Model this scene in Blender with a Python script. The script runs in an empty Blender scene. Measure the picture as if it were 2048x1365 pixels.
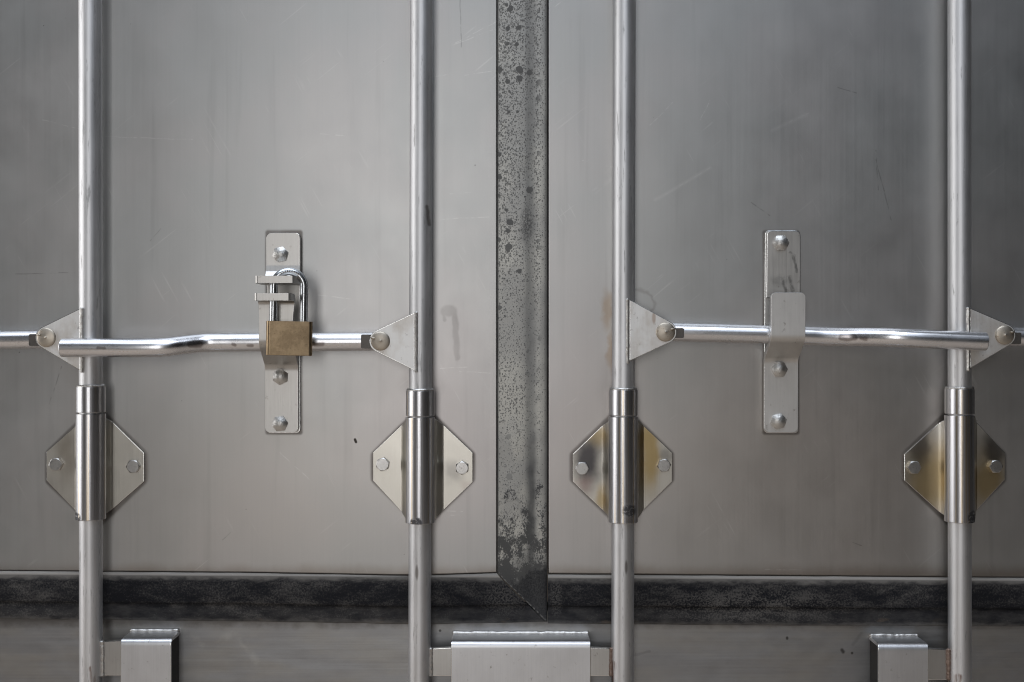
import bpy, bmesh, math, random
from mathutils import Vector, Matrix, noise
random.seed(7)
R = math.radians
S = 0.0006          # metres for one photo pixel on the door plane
D = 1.5             # camera to door plane
ZC = 1.55           # camera height above the floor
scene = bpy.context.scene

# ------------------------------------------------------------------ camera
cd = bpy.data.cameras.new('camera')
cam = bpy.data.objects.new('camera', cd)
scene.collection.objects.link(cam)
cam.location = (0, -D, ZC)
cam.rotation_euler = (R(90), 0, 0)
cd.sensor_width = 36.0
cd.lens = 36.0 * D / (2048 * S)
cd.clip_start, cd.clip_end = 0.02, 500
scene.camera = cam

# ------------------------------------------------------------------ light
# Added area lamps, all out of view, shape the light and reflections: one behind the
# camera, a wider one on the left and two overhead.
world = bpy.data.worlds.new('World'); scene.world = world
world.use_nodes = True
bg = world.node_tree.nodes['Background']
bg.inputs['Color'].default_value = (0.95, 0.98, 1.0, 1)
bg.inputs['Strength'].default_value = 0.013
def area(name, loc, target, sx, sy, radiance, color):
    l = bpy.data.lights.new(name, 'AREA'); l.shape = 'RECTANGLE'; l.size = sx; l.size_y = sy
    l.energy = radiance * sx * sy * math.pi; l.color = color
    o = bpy.data.objects.new(name, l); scene.collection.objects.link(o)
    o.location = loc
    o.rotation_euler = (Vector(loc) - Vector(target)).to_track_quat('Z', 'Y').to_euler()
    return o
area('rear_fill', (-0.46, -4.2, 1.90), (0, 0, 1.55), 1.05, 2.3, 3.45, (1.0, 0.985, 0.975))  # added lamp for the glow in the middle of the panels
area('left_fill', (-4.4, -0.85, 2.1), (0, 0, 1.55), 3.2, 2.8, 2.8, (1.0, 0.99, 0.99))  # added lamp for the left-hand highlights on the bars
area('top_fill', (-0.3, -1.5, 4.5), (0, -1.0, 1.2), 3.6, 2.0, 3.7, (0.82, 0.89, 1.0))  # added lamp for the bright tops of levers and bolts
area('rear_top_fill', (0.5, -6.2, 5.4), (0.5, -6.2, 0), 3.6, 3.4, 1.3, (0.74, 0.84, 1.0))  # added lamp for ground bounce and a cool tint high up
vs = scene.view_settings
vs.view_transform = 'Standard'; vs.look = 'None'; vs.gamma = 1.0; vs.use_curve_mapping = False
vs.exposure = -0.12
scene.cycles.use_denoising = True
scene.cycles.filter_width = 1.1
scene.cycles.max_bounces = 5
scene.cycles.glossy_bounces = 4
scene.cycles.use_adaptive_sampling = True
scene.cycles.adaptive_threshold = 0.015

# ------------------------------------------------------------------ helpers: positions
def W(px, py, d=0.0):
    """photo pixel + stand-off from the door plane (m) -> world point"""
    k = (D - d) / D
    return Vector(((px - 1024) * S * k, -d, ZC + (682 - py) * S * k))
def wx(px, d=0.0): return (px - 1024) * S * (D - d) / D
def wz(py, d=0.0): return ZC + (682 - py) * S * (D - d) / D

# ------------------------------------------------------------------ helpers: objects
COL = scene.collection
ORIG = {}
def thing(name, label, cat, loc, group=None):
    o = bpy.data.objects.new(name, None); COL.objects.link(o)
    o.location = loc; o.empty_display_size = 0.05
    o['label'] = label; o['category'] = cat; o['kind'] = 'thing'
    if group: o['group'] = group
    ORIG[o.name] = Vector(loc)
    return o
def build(name, bm, mat, parent=None, sharp=32, local=False, edge=None):
    bmesh.ops.recalc_face_normals(bm, faces=bm.faces[:])
    org = Vector((0, 0, 0))
    if parent is not None: org = ORIG[parent.name]
    if not local and parent is not None:
        bmesh.ops.translate(bm, verts=bm.verts[:], vec=-org)
    me = bpy.data.meshes.new(name); bm.to_mesh(me); bm.free()
    me.polygons.foreach_set('use_smooth', [True] * len(me.polygons))
    me.set_sharp_from_angle(angle=R(sharp))
    me.materials.append(mat)
    if edge: me.materials.append(edge)
    else: me.polygons.foreach_set('material_index', [0] * len(me.polygons))
    o = bpy.data.objects.new(name, me); COL.objects.link(o)
    if parent is not None: o.parent = parent
    wm = o.modifiers.new('weighted_normals', 'WEIGHTED_NORMAL'); wm.mode = 'FACE_AREA'; wm.weight = 90; wm.keep_sharp = True
    ORIG[o.name] = org
    return o

# ------------------------------------------------------------------ helpers: shapes
def tube(bm, pts, rad, seg=40, cap=True, capround=0.0):
    """round tube along a list of points; rad scalar or list"""
    n = len(pts); pts = [Vector(p) for p in pts]
    rads = rad if isinstance(rad, (list, tuple)) else [rad] * n
    t0 = (pts[1] - pts[0]).normalized()
    ref = Vector((0, 0, 1)) if abs(t0.z) < 0.8 else Vector((0, 1, 0))
    u = (ref - t0 * ref.dot(t0)).normalized()
    rings = []
    for i in range(n):
        t = (pts[min(i + 1, n - 1)] - pts[max(i - 1, 0)]).normalized()
        u = (u - t * u.dot(t)).normalized(); v = t.cross(u)
        rings.append([bm.verts.new(pts[i] + (u * math.cos(a) + v * math.sin(a)) * rads[i])
                      for a in (2 * math.pi * k / seg for k in range(seg))])
    for i in range(n - 1):
        for k in range(seg):
            bm.faces.new((rings[i][k], rings[i][(k + 1) % seg], rings[i + 1][(k + 1) % seg], rings[i + 1][k]))
    if cap:
        bm.faces.new(rings[0][::-1]); bm.faces.new(rings[-1])
    return rings
def lathe(bm, base, axis, prof, seg=32, phase=0.0):
    """prof = [(radius, height)] from base along axis"""
    axis = Vector(axis).normalized()
    ref = Vector((0, 0, 1)) if abs(axis.z) < 0.8 else Vector((1, 0, 0))
    u = (ref - axis * ref.dot(axis)).normalized(); v = axis.cross(u); base = Vector(base)
    rings = []
    for r, h in prof:
        if r <= 1e-7:
            rings.append([bm.verts.new(base + axis * h)])
        else:
            rings.append([bm.verts.new(base + axis * h + (u * math.cos(a) + v * math.sin(a)) * r)
                          for a in (phase + 2 * math.pi * k / seg for k in range(seg))])
    for a, b in zip(rings, rings[1:]):
        for k in range(seg):
            q = (k + 1) % seg
            if len(a) == 1 and len(b) == 1: continue
            if len(a) == 1: bm.faces.new((a[0], b[k], b[q]))
            elif len(b) == 1: bm.faces.new((a[k], a[q], b[0]))
            else: bm.faces.new((a[k], a[q], b[q], b[k]))
    for rg, rev in ((rings[0], True), (rings[-1], False)):
        if len(rg) > 2:
            try: bm.faces.new(rg[::-1] if rev else rg)
            except ValueError: pass
def bevel_all(bm, w, seg=2, ang=30):
    es = [e for e in bm.edges if len(e.link_faces) == 2 and e.calc_face_angle(0) > R(ang)]
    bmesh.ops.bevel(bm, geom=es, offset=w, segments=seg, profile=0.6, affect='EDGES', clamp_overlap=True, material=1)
def plate(bm, outline, y0, y1, bev=0.0, seg=2):
    """outline: list of world (x, z); y0 back, y1 front (front is more negative)"""
    a = [bm.verts.new((x, y0, z)) for x, z in outline]
    b = [bm.verts.new((x, y1, z)) for x, z in outline]
    n = len(a)
    bm.faces.new(a); bm.faces.new(b[::-1])
    for i in range(n):
        bm.faces.new((a[i], b[i], b[(i + 1) % n], a[(i + 1) % n]))
    if bev:
        bmesh.ops.recalc_face_normals(bm, faces=bm.faces[:])
        bevel_all(bm, bev, seg)
def round_poly(pts, r, n=6):
    """round the corners of a polygon; r scalar or list"""
    out = []; m = len(pts)
    for i in range(m):
        p, a, b = Vector(pts[i]), Vector(pts[i - 1]), Vector(pts[(i + 1) % m])
        rr = r[i] if isinstance(r, (list, tuple)) else r
        if rr <= 0: out.append(tuple(p)); continue
        da, db = (a - p).normalized(), (b - p).normalized()
        ang = da.angle(db); t = min(rr / math.tan(ang / 2), 0.48 * (a - p).length, 0.48 * (b - p).length)
        rr = t * math.tan(ang / 2)
        c = p + (da + db).normalized() * (rr / math.sin(ang / 2))
        s, e = p + da * t - c, p + db * t - c
        full = s.angle_signed(e) if s.length > 0 else 0
        for k in range(n + 1):
            ca, sa = math.cos(-full * k / n), math.sin(-full * k / n)
            out.append((c.x + s.x * ca - s.y * sa, c.y + s.x * sa + s.y * ca))
    return out
def smooth_path(pts, radii, n=8):
    """polyline in 2D with filleted corners"""
    out = [tuple(pts[0])]
    for i in range(1, len(pts) - 1):
        p, a, b = Vector(pts[i]), Vector(pts[i - 1]), Vector(pts[i + 1])
        da, db = (a - p).normalized(), (b - p).normalized()
        ang = da.angle(db); rr = radii[i - 1]
        t = min(rr / math.tan(ang / 2), 0.45 * (a - p).length, 0.45 * (b - p).length)
        p0, p1 = p + da * t, p + db * t
        for k in range(n + 1):
            f = k / n
            q = p0 * (1 - f) ** 2 + p * 2 * f * (1 - f) + p1 * f * f
            out.append(tuple(q))
    out.append(tuple(pts[-1]))
    return out
def resample(path, step):
    out = [Vector(path[0])]
    for a, b in zip(path, path[1:]):
        a, b = Vector(a), Vector(b); L = (b - a).length
        k = max(1, int(L / step))
        for i in range(1, k + 1): out.append(a.lerp(b, i / k))
    return out
def bent_strip(bm, path, xc, width, th, r0=0.0, r1=0.0, bev=0.0008, shear=0.0):
    """sheet strip bent along path [(z, d)] (front face), width across x; corners rounded at both ends.
    xc may be a function of the arc length fraction"""
    P = resample(path, 0.004)
    L = [0.0]
    for a, b in zip(P, P[1:]): L.append(L[-1] + (b - a).length)
    # extra rings near the rounded ends
    def at(s):
        for i in range(len(P) - 1):
            if L[i + 1] >= s - 1e-9:
                f = (s - L[i]) / max(L[i + 1] - L[i], 1e-9)
                return P[i].lerp(P[i + 1], f), (P[i + 1] - P[i]).normalized()
        return P[-1], (P[-1] - P[-2]).normalized()
    ss = set(round(x, 6) for x in L); T = L[-1]
    ss = {s for s in ss if s > r0 + 1e-5 and s < T - r1 - 1e-5}
    for k in range(7):
        a = k / 6 * math.pi / 2
        ss.add(round(r0 * (1 - math.cos(a)), 6)); ss.add(round(T - r1 * (1 - math.cos(a)), 6))
    ss = sorted(ss); ss2 = [ss[0]]
    for s in ss[1:]:
        if s - ss2[-1] > 1e-5: ss2.append(s)
    rows = []
    for i, s in enumerate(ss2):
        p, t = at(s)
        pa, pb = at(max(s - .002, 0))[0], at(min(s + .002, T))[0]
        t = (pb - pa).normalized()
        nrm = Vector((t.y, -t.x))     # towards the front: +d for a downward path
        if nrm.y < 0 or (abs(nrm.y) < .3 and False): nrm = nrm
        w = (width(s / T) if callable(width) else width) / 2
        if s < r0: w -= r0 - math.sqrt(max(0, r0 * r0 - (r0 - s) ** 2))
        if T - s < r1: w -= r1 - math.sqrt(max(0, r1 * r1 - (r1 - (T - s)) ** 2))
        c = xc(s / T) if callable(xc) else xc
        q = p + nrm * th
        rows.append([bm.verts.new((c - w, -p.y, p.x)), bm.verts.new((c + w, -p.y, p.x)),
                     bm.verts.new((c + w, -q.y, q.x)), bm.verts.new((c - w, -q.y, q.x))])
    for a, b in zip(rows, rows[1:]):
        for k in range(4):
            bm.faces.new((a[k], a[(k + 1) % 4], b[(k + 1) % 4], b[k]))
    bm.faces.new(rows[0][::-1]); bm.faces.new(rows[-1])
    bmesh.ops.recalc_face_normals(bm, faces=bm.faces[:])
    if bev: bevel_all(bm, bev, 2, 50)
def bead(bm, pts, r, pitch=0.0035, seed=0):
    """weld bead: uneven, overlapping ripples along a line"""
    rng = random.Random(seed); P = resample([Vector(p) for p in pts], 0.0009)
    rad = []; out = []; nxt = 0.0; amp = 1.0; ph = 0.0; cur = pitch
    for i, p in enumerate(P):
        ph += 0.0009 / cur
        if ph >= 1.0: ph -= 1.0; cur = pitch * rng.uniform(.6, 1.7); amp = rng.uniform(.82, 1.15)
        n1 = noise.noise(Vector((i * .05, seed * 3.1, 0)))
        rad.append(r * (0.88 + .22 * n1) * (1.0 + .20 * amp * math.sin(math.pi * ph)) * (0.5 if i in (0, len(P) - 1) else 1))
        out.append(p + Vector((noise.noise(Vector((i * .12, seed, 4))), 0, noise.noise(Vector((i * .12, seed, 9))))) * r * 0.28)
    tube(bm, out, rad, 10)

# ------------------------------------------------------------------ node helpers
class NT:
    def __init__(self, name):
        self.mat = bpy.data.materials.new(name); self.mat.use_nodes = True
        self.t = self.mat.node_tree; self.t.nodes.clear()
        self.out = self.n('ShaderNodeOutputMaterial')
        self.b = self.n('ShaderNodeBsdfPrincipled')
        self.t.links.new(self.b.outputs[0], self.out.inputs[0])
        g = self.n('ShaderNodeNewGeometry'); self.pos = g.outputs['Position']; self.nor = g.outputs['Normal']
        sx = self.n('ShaderNodeSeparateXYZ'); self.link(self.pos, sx.inputs[0])
        self.X = self.m('MULTIPLY_ADD', sx.outputs[0], 1 / S, 1024.0)
        self.Y = self.m('MULTIPLY_ADD', sx.outputs[2], -1 / S, 682.0 + ZC / S)
        self.D = self.m('MULTIPLY', sx.outputs[1], -1 / S)
        c = self.n('ShaderNodeCombineXYZ'); self.link(self.X, c.inputs[0]); self.link(self.Y, c.inputs[1])
        self.pp = c.outputs[0]
    def n(self, t, **kw):
        nd = self.t.nodes.new(t)
        for k, v in kw.items(): setattr(nd, k, v)
        return nd
    def link(self, a, i):
        if isinstance(a, (int, float, tuple, list)):
            i.default_value = a if not (isinstance(a, (tuple, list)) and len(a) == 3 and i.type == 'RGBA') else (*a, 1)
        else: self.t.links.new(a, i)
    def m(self, op, a, b=None, c=None, clamp=False):
        nd = self.n('ShaderNodeMath', operation=op, use_clamp=clamp)
        self.link(a, nd.inputs[0])
        if b is not None: self.link(b, nd.inputs[1])
        if c is not None: self.link(c, nd.inputs[2])
        return nd.outputs[0]
    def v(self, op, a, b=None, scale=None):
        nd = self.n('ShaderNodeVectorMath', operation=op)
        self.link(a, nd.inputs[0])
        if b is not None: self.link(b, nd.inputs[1])
        if scale is not None: self.link(scale, nd.inputs['Scale'])
        return nd.outputs['Value'] if op in ('DOT_PRODUCT', 'LENGTH', 'DISTANCE') else nd.outputs['Vector']
    def coord(self, sx, sy, sd=0.0, ox=0.0, oy=0.0, rot=0.0):
        """photo-unit coordinates scaled per axis (door units, third axis = stand-off)"""
        c = self.n('ShaderNodeCombineXYZ')
        if rot:
            ca, sa = math.cos(rot), math.sin(rot)
            x = self.m('ADD', self.m('MULTIPLY', self.X, ca), self.m('MULTIPLY', self.Y, sa))
            y = self.m('SUBTRACT', self.m('MULTIPLY', self.Y, ca), self.m('MULTIPLY', self.X, sa))
        else: x, y = self.X, self.Y
        self.link(self.m('MULTIPLY_ADD', x, sx, ox), c.inputs[0])
        self.link(self.m('MULTIPLY_ADD', y, sy, oy), c.inputs[1])
        self.link(self.m('MULTIPLY', self.D, sd), c.inputs[2])
        return c.outputs[0]
    def noise(self, vec, detail=3.0, rough=0.5, scale=1.0, dist=0.0):
        nd = self.n('ShaderNodeTexNoise'); self.link(vec, nd.inputs['Vector'])
        nd.inputs['Scale'].default_value = scale; nd.inputs['Detail'].default_value = detail
        nd.inputs['Roughness'].default_value = rough; nd.inputs['Distortion'].default_value = dist
        return nd.outputs[0]
    def voro(self, vec, scale=1.0, rand=1.0):
        nd = self.n('ShaderNodeTexVoronoi'); self.link(vec, nd.inputs['Vector'])
        nd.inputs['Scale'].default_value = scale; nd.inputs['Randomness'].default_value = rand
        return nd.outputs['Distance'], nd.outputs['Color']
    def ss(self, x, a, b, lo=0.0, hi=1.0):
        nd = self.n('ShaderNodeMapRange', interpolation_type='SMOOTHSTEP')
        self.link(x, nd.inputs[0]); self.link(a, nd.inputs[1]); self.link(b, nd.inputs[2])
        self.link(lo, nd.inputs[3]); self.link(hi, nd.inputs[4]); return nd.outputs[0]
    def lin(self, x, a, b, lo=0.0, hi=1.0):
        nd = self.n('ShaderNodeMapRange')
        for i, q in enumerate((x, a, b, lo, hi)): self.link(q, nd.inputs[i])
        return nd.outputs[0]
    def mix(self, f, a, b, mode='MIX'):
        nd = self.n('ShaderNodeMix', data_type='RGBA', blend_type=mode)
        self.link(f, nd.inputs[0]); self.link(a, nd.inputs[6]); self.link(b, nd.inputs[7])
        return nd.outputs[2]
    def mul(self, *a):
        r = a[0]
        for x in a[1:]: r = self.m('MULTIPLY', r, x)
        return r
    def add(self, *a):
        r = a[0]
        for x in a[1:]: r = self.m('ADD', r, x)
        return r
    def mx(self, *a):
        r = a[0]
        for x in a[1:]: r = self.m('MAXIMUM', r, x)
        return r
    def seg(self, p0, p1, w, soft=1.0, vec=None):
        """mask of a stroke from p0 to p1 (door units)"""
        vec = vec or self.pp
        a = (p0[0], p0[1], 0); ba = (p1[0] - p0[0], p1[1] - p0[1], 0); L2 = ba[0] ** 2 + ba[1] ** 2
        pa = self.v('SUBTRACT', vec, a)
        h = self.m('MULTIPLY', self.v('DOT_PRODUCT', pa, ba), 1 / max(L2, 1e-6), clamp=True)
        dd = self.v('LENGTH', self.v('SUBTRACT', pa, self.v('SCALE', ba, scale=h)))
        # tapered ends
        return self.ss(dd, w * (1 - soft) , w, 1.0, 0.0)
    def blob(self, c, rx, ry, edge=0.5, vec=None):
        vec = vec or self.pp
        q = self.v('MULTIPLY', self.v('SUBTRACT', vec, (c[0], c[1], 0)), (1 / rx, 1 / ry, 0))
        return self.ss(self.v('LENGTH', q), 1 - edge, 1 + edge * .4, 1.0, 0.0)
    def warp(self, amp, sc, detail=2):
        nd = self.n('ShaderNodeTexNoise'); self.link(self.coord(sc, sc), nd.inputs['Vector'])
        nd.inputs['Scale'].default_value = 1.0; nd.inputs['Detail'].default_value = detail
        o = self.v('SCALE', self.v('SUBTRACT', nd.outputs['Color'], (.5, .5, .5)), scale=float(amp))
        return self.v('ADD', self.pp, o)
    def grey(self, f, col):
        """scale a colour by a factor socket"""
        return self.v('SCALE', col, scale=f)
    def bump(self, h, dist, strength=1.0, normal=None):
        nd = self.n('ShaderNodeBump'); nd.inputs['Distance'].default_value = dist
        nd.inputs['Strength'].default_value = strength
        self.link(h, nd.inputs['Height'])
        if normal is not None: self.link(normal, nd.inputs['Normal'])
        return nd.outputs[0]
    def done(self, col=None, rough=None, metal=1.0, normal=None, **kw):
        if col is not None: self.link(col, self.b.inputs['Base Color'])
        if rough is not None: self.link(rough, self.b.inputs['Roughness'])
        self.link(metal, self.b.inputs['Metallic'])
        if normal is not None: self.link(normal, self.b.inputs['Normal'])
        for k, v_ in kw.items(): self.link(v_, self.b.inputs[k])
        return self.mat

# ------------------------------------------------------------------ materials
PANEL_K = 0.82
def mat_panel():
    t = NT('brushed_panel_steel')
    g1 = t.noise(t.coord(.22, .0022), 4, .6)                 # vertical mill grain
    g2 = t.noise(t.coord(.05, .0012, oy=9), 3, .55)
    cl = t.noise(t.coord(.0032, .0026, ox=3.1), 4, .55)      # broad clouds
    cl2 = t.noise(t.coord(.012, .009, ox=8.1), 4, .6)
    f = t.add(1.0, t.m('MULTIPLY_ADD', g1, .08, -.04), t.m('MULTIPLY_ADD', g2, .02, -.01),
              t.m('MULTIPLY_ADD', cl, .16, -.08), t.m('MULTIPLY_ADD', cl2, .12, -.06),
              t.mul(t.ss(t.noise(t.coord(.035, .0016, ox=21), 3, .6), .55, .74), -.07))
    col = t.mix(t.ss(cl, .42, .62), (.556, .560, .552), (.566, .557, .548))
    # heat-pink oxide blush in the middle of the doors, low down
    wp = t.warp(160, .005)
    pink = t.mx(t.blob((905, 850), 190, 330, .9, wp), t.blob((1150, 800), 130, 320, .9, wp))
    col = t.mix(t.mul(pink, .55), col, (.590, .540, .528))
    col = t.mix(t.mul(t.mx(t.blob((1600, 930), 520, 300, .9, wp), t.mul(t.blob((500, 980), 420, 240, .9, wp), .6)), .8), col, (.610, .560, .515))  # straw tint painting the warm ground reflection low on the doors
    # rusty / watery stains near the weld lugs and a drip
    w1 = t.warp(26, .03, 3)
    rust = t.mul(t.mx(t.blob((1213, 620), 13, 42, .6, w1), t.blob((1222, 700), 9, 50, .7, w1)), .5)
    col = t.mix(rust, col, (.40, .27, .15))
    ring = t.m('ABSOLUTE', t.m('SUBTRACT', t.v('LENGTH', t.v('SUBTRACT', w1, (1278, 608, 0))), 30.0))
    ring = t.mul(t.ss(ring, 0, 5, 1, 0), .35)
    w2 = t.warp(10, .05, 3)
    drip = t.mul(t.mx(t.blob((898, 622), 19, 13, .3, w2), t.seg((910, 630), (914, 715), 8, .5, w2), t.seg((886, 626), (890, 640), 4, .5, w2)), t.m('MULTIPLY_ADD', cl2, .5, -.04))
    halo = t.mul(t.mx(t.blob((1235, 770), 40, 75, .9, w1), t.blob((175, 745), 50, 40, .9, w1), t.blob((845, 770), 40, 30, .9, w1)), .25)
    dirt = t.mx(ring, drip, halo)
    col = t.mix(dirt, col, (.30, .27, .25))
    # dirt where water sits along the bottom edge
    low = t.mul(t.ss(t.m('ADD', t.Y, t.m('MULTIPLY', cl2, 34.0)), 1138, 1170), .55)
    col = t.mix(low, col, (.26, .20, .15))
    plates = None  # dirt and contact shade painted around guide plates and catches
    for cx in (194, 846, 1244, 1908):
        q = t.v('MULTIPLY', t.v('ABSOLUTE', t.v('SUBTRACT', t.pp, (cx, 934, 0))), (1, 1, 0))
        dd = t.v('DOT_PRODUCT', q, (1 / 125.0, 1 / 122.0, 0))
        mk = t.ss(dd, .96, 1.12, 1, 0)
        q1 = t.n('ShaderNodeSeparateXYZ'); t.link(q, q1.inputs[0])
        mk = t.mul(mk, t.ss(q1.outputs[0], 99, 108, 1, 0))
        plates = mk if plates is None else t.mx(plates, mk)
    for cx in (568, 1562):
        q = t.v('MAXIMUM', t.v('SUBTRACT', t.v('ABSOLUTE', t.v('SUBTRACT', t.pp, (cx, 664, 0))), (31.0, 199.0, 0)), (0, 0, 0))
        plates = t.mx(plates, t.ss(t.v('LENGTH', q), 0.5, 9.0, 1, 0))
    contact_shade = None  # narrow dark contact shade painted round flanges and catches
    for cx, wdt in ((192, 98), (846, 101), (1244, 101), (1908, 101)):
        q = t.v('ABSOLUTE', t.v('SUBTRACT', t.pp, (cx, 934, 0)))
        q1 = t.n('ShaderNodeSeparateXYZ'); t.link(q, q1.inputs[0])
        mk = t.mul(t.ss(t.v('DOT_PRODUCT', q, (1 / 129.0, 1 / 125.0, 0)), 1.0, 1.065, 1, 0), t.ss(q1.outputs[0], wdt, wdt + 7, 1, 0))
        contact_shade = mk if contact_shade is None else t.mx(contact_shade, mk)
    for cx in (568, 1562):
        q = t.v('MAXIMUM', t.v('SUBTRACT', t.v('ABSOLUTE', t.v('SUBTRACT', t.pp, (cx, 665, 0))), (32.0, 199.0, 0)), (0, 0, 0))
        contact_shade = t.mx(contact_shade, t.ss(t.v('LENGTH', q), 2.5, 8.0, 1, 0))
    col = t.mix(t.mul(contact_shade, t.m('MULTIPLY_ADD', cl2, .9, .25), .8), col, (.06, .052, .045))
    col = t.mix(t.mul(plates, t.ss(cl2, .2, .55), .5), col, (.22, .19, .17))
    # scratches
    wa = t.warp(5, .02, 1)
    bright = [((640, 268), (690, 271)), ((210, 273), (385, 279)), ((905, 90), (985, 60)), ((910, 86), (990, 45)), ((930, 150), (990, 142)),
              ((872, 152), (896, 149)), ((900, 388), (945, 384)), ((880, 438), (980, 434)), ((1165, 320), (1175, 322)), ((1190, 327), (1222, 333)),
              ((1320, 395), (1420, 335)), ((1540, 262), (1618, 226)), ((1300, 250), (1345, 205)), ((920, 742), (990, 746)), ((880, 737), (935, 733)),
              ((895, 1022), (925, 1024)), ((890, 1030), (918, 1031)), ((1530, 1140), (1602, 1139)), ((1108, 15), (1128, 0)), ((560, 905), (620, 960)),
              ((636, 590), (700, 597)), ((1400, 240), (1420, 200)), ((85, 240), (160, 258))]
    bm_ = None
    for i, (a, b) in enumerate(bright):
        k = t.seg(a, b, 1.5, .7, wa)
        bm_ = k if bm_ is None else t.mx(bm_, k)
    brk = t.ss(t.noise(t.coord(.09, .09), 2), .36, .6)
    bm_ = t.mul(bm_, brk, .24)
    smear = t.mul(t.mx(t.seg((1545, 260), (1612, 230), 7, 1, wa), t.seg((1310, 400), (1420, 335), 6, 1, wa)), .12)
    darkl = [((1503, 404), (1540, 431)), ((1752, 320), (1782, 440)), ((1676, 175), (1712, 186)), ((301, 482), (322, 458)), ((1752, 300), (1756, 380)),
             ((98, 810), (124, 732)), ((445, 1080), (462, 1064)), ((30, 548), (150, 545)), ((921, 0), (922, 95)), ((1705, 1085), (1722, 1091))]
    dm = None
    for a, b in darkl:
        k = t.seg(a, b, 1.6, .7, wa)
        dm = k if dm is None else t.mx(dm, k)
    dm = t.mul(dm, t.ss(t.noise(t.coord(.06, .06, ox=4), 2), .35, .55), .30)
    # many fine hair scratches at odd angles
    hair = None
    for i, (rt, sc) in enumerate(((.9, 1), (-.5, 1.2))):
        h = t.noise(t.coord(.16 * sc, .0035 * sc, ox=i * 7.3, oy=i * 3.7, rot=rt), 0, .5)
        gate = t.ss(t.noise(t.coord(.011, .011, ox=i * 11.0 + 2), 2), .55, .72)
        h = t.mul(t.ss(h, .715, .76), gate)
        hair = h if hair is None else t.mx(hair, h)
    bm_ = t.mx(bm_, t.mul(hair, .16))
    # dark pin-specks
    vd, vc = t.voro(t.coord(.022, .022), 1.0)
    sx = t.n('ShaderNodeSeparateXYZ'); t.link(vc, sx.inputs[0])
    sp = t.mul(t.ss(vd, .018, .04, 1, 0), t.m('GREATER_THAN', sx.outputs[0], .72))
    spot = t.mx(t.mul(sp, .55), t.seg((710, 879), (712, 884), 3.2, .4))
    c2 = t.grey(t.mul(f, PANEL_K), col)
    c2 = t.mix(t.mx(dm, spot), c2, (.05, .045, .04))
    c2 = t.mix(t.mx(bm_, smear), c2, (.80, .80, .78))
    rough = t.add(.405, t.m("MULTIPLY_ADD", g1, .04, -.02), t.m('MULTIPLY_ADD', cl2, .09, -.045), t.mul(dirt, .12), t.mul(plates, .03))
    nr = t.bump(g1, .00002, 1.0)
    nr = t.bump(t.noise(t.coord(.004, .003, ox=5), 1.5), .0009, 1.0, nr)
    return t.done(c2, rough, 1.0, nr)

def mat_sill():
    t = NT('brushed_sill_steel')
    g1 = t.noise(t.coord(.003, .25), 4, .6)
    cl = t.noise(t.coord(.006, .02, ox=2), 4, .6)
    cl2 = t.noise(t.coord(.03, .04, ox=2), 4, .6)
    f = t.add(.92, t.m('MULTIPLY_ADD', g1, .22, -.11), t.m('MULTIPLY_ADD', cl, .30, -.15), t.m('MULTIPLY_ADD', cl2, .16, -.08))
    col = t.mix(t.ss(cl, .4, .65), (.385, .39, .40), (.38, .375, .365))
    wa = t.warp(9, .03, 2)
    wipe = t.mx(t.seg((365, 1255), (415, 1300), 13, .9, wa), t.seg((415, 1300), (470, 1262), 11, .9, wa), t.seg((470, 1262), (512, 1325), 12, .9, wa))
    col2 = t.mix(t.mul(wipe, t.ss(cl2, .35, .65), .22), t.grey(f, col), (.60, .59, .56))
    sp = t.mx(t.seg((1686, 1301), (1689, 1305), 5, .8, wa), t.blob((1705, 1307), 3, 3), t.blob((1575, 1277), 3, 4), t.blob((880, 1262), 3, 3))
    col2 = t.mix(t.mul(sp, .75), col2, (.04, .035, .03))
    pale = t.mul(t.mx(t.seg((1270, 1310), (1300, 1303), 4, .6, wa), t.seg((1725, 1268), (1705, 1290), 5, .9, wa)), .2)
    col2 = t.mix(pale, col2, (.1, .1, .1))
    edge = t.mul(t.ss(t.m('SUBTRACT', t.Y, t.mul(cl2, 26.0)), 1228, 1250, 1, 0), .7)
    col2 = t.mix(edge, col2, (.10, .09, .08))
    rough = t.add(.42, t.m('MULTIPLY_ADD', g1, .14, -.07), t.m('MULTIPLY_ADD', cl2, .1, -.05))
    nr = t.bump(g1, .00008, 1.0); nr = t.bump(t.noise(t.coord(.004, .012), 2), .0015, 1, nr)
    return t.done(col2, rough, 1.0, nr)

def mat_rod():
    t = NT('satin_rod_steel')
    g = t.noise(t.coord(.5, .006, .5), 4, .6)
    cl = t.noise(t.coord(.02, .008, .02), 4, .6)
    wear = t.noise(t.coord(.16, .014, .16, ox=3), 5, .7)
    f = t.add(1.0, t.m('MULTIPLY_ADD', g, .22, -.11), t.m('MULTIPLY_ADD', cl, .34, -.17))
    col = t.grey(f, (.74, .74, .745))
    scuff = t.mul(t.ss(wear, .57, .70), .5)
    col = t.mix(scuff, col, (.16, .16, .15))
    wa = t.warp(5, .06, 2)
    mk = t.mx(t.blob((839, 1132), 3.6, 16, .5), t.blob((1246, 1122), 3.2, 15, .5), t.seg((858, 420), (862, 455), 5, .8, wa), t.seg((1925, 95), (1929, 105), 3, .6, wa))
    rust = t.mx(t.seg((1221, 1312), (1218, 1365), 8, .7, wa), t.seg((1893, 1335), (1888, 1365), 8, .7, wa), t.seg((206, 1318), (209, 1350), 6, .7, wa))
    col = t.mix(t.mul(mk, .6), col, (.07, .045, .03))
    col = t.mix(t.mul(rust, t.ss(wear, .35, .6), .8), col, (.16, .07, .035))
    rough = t.add(.49, t.m('MULTIPLY_ADD', g, .12, -.06), t.mul(scuff, .2), t.m('MULTIPLY_ADD', cl, .1, -.05))
    return t.done(col, rough, 1.0, t.bump(g, .00008, 1.0))

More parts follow.
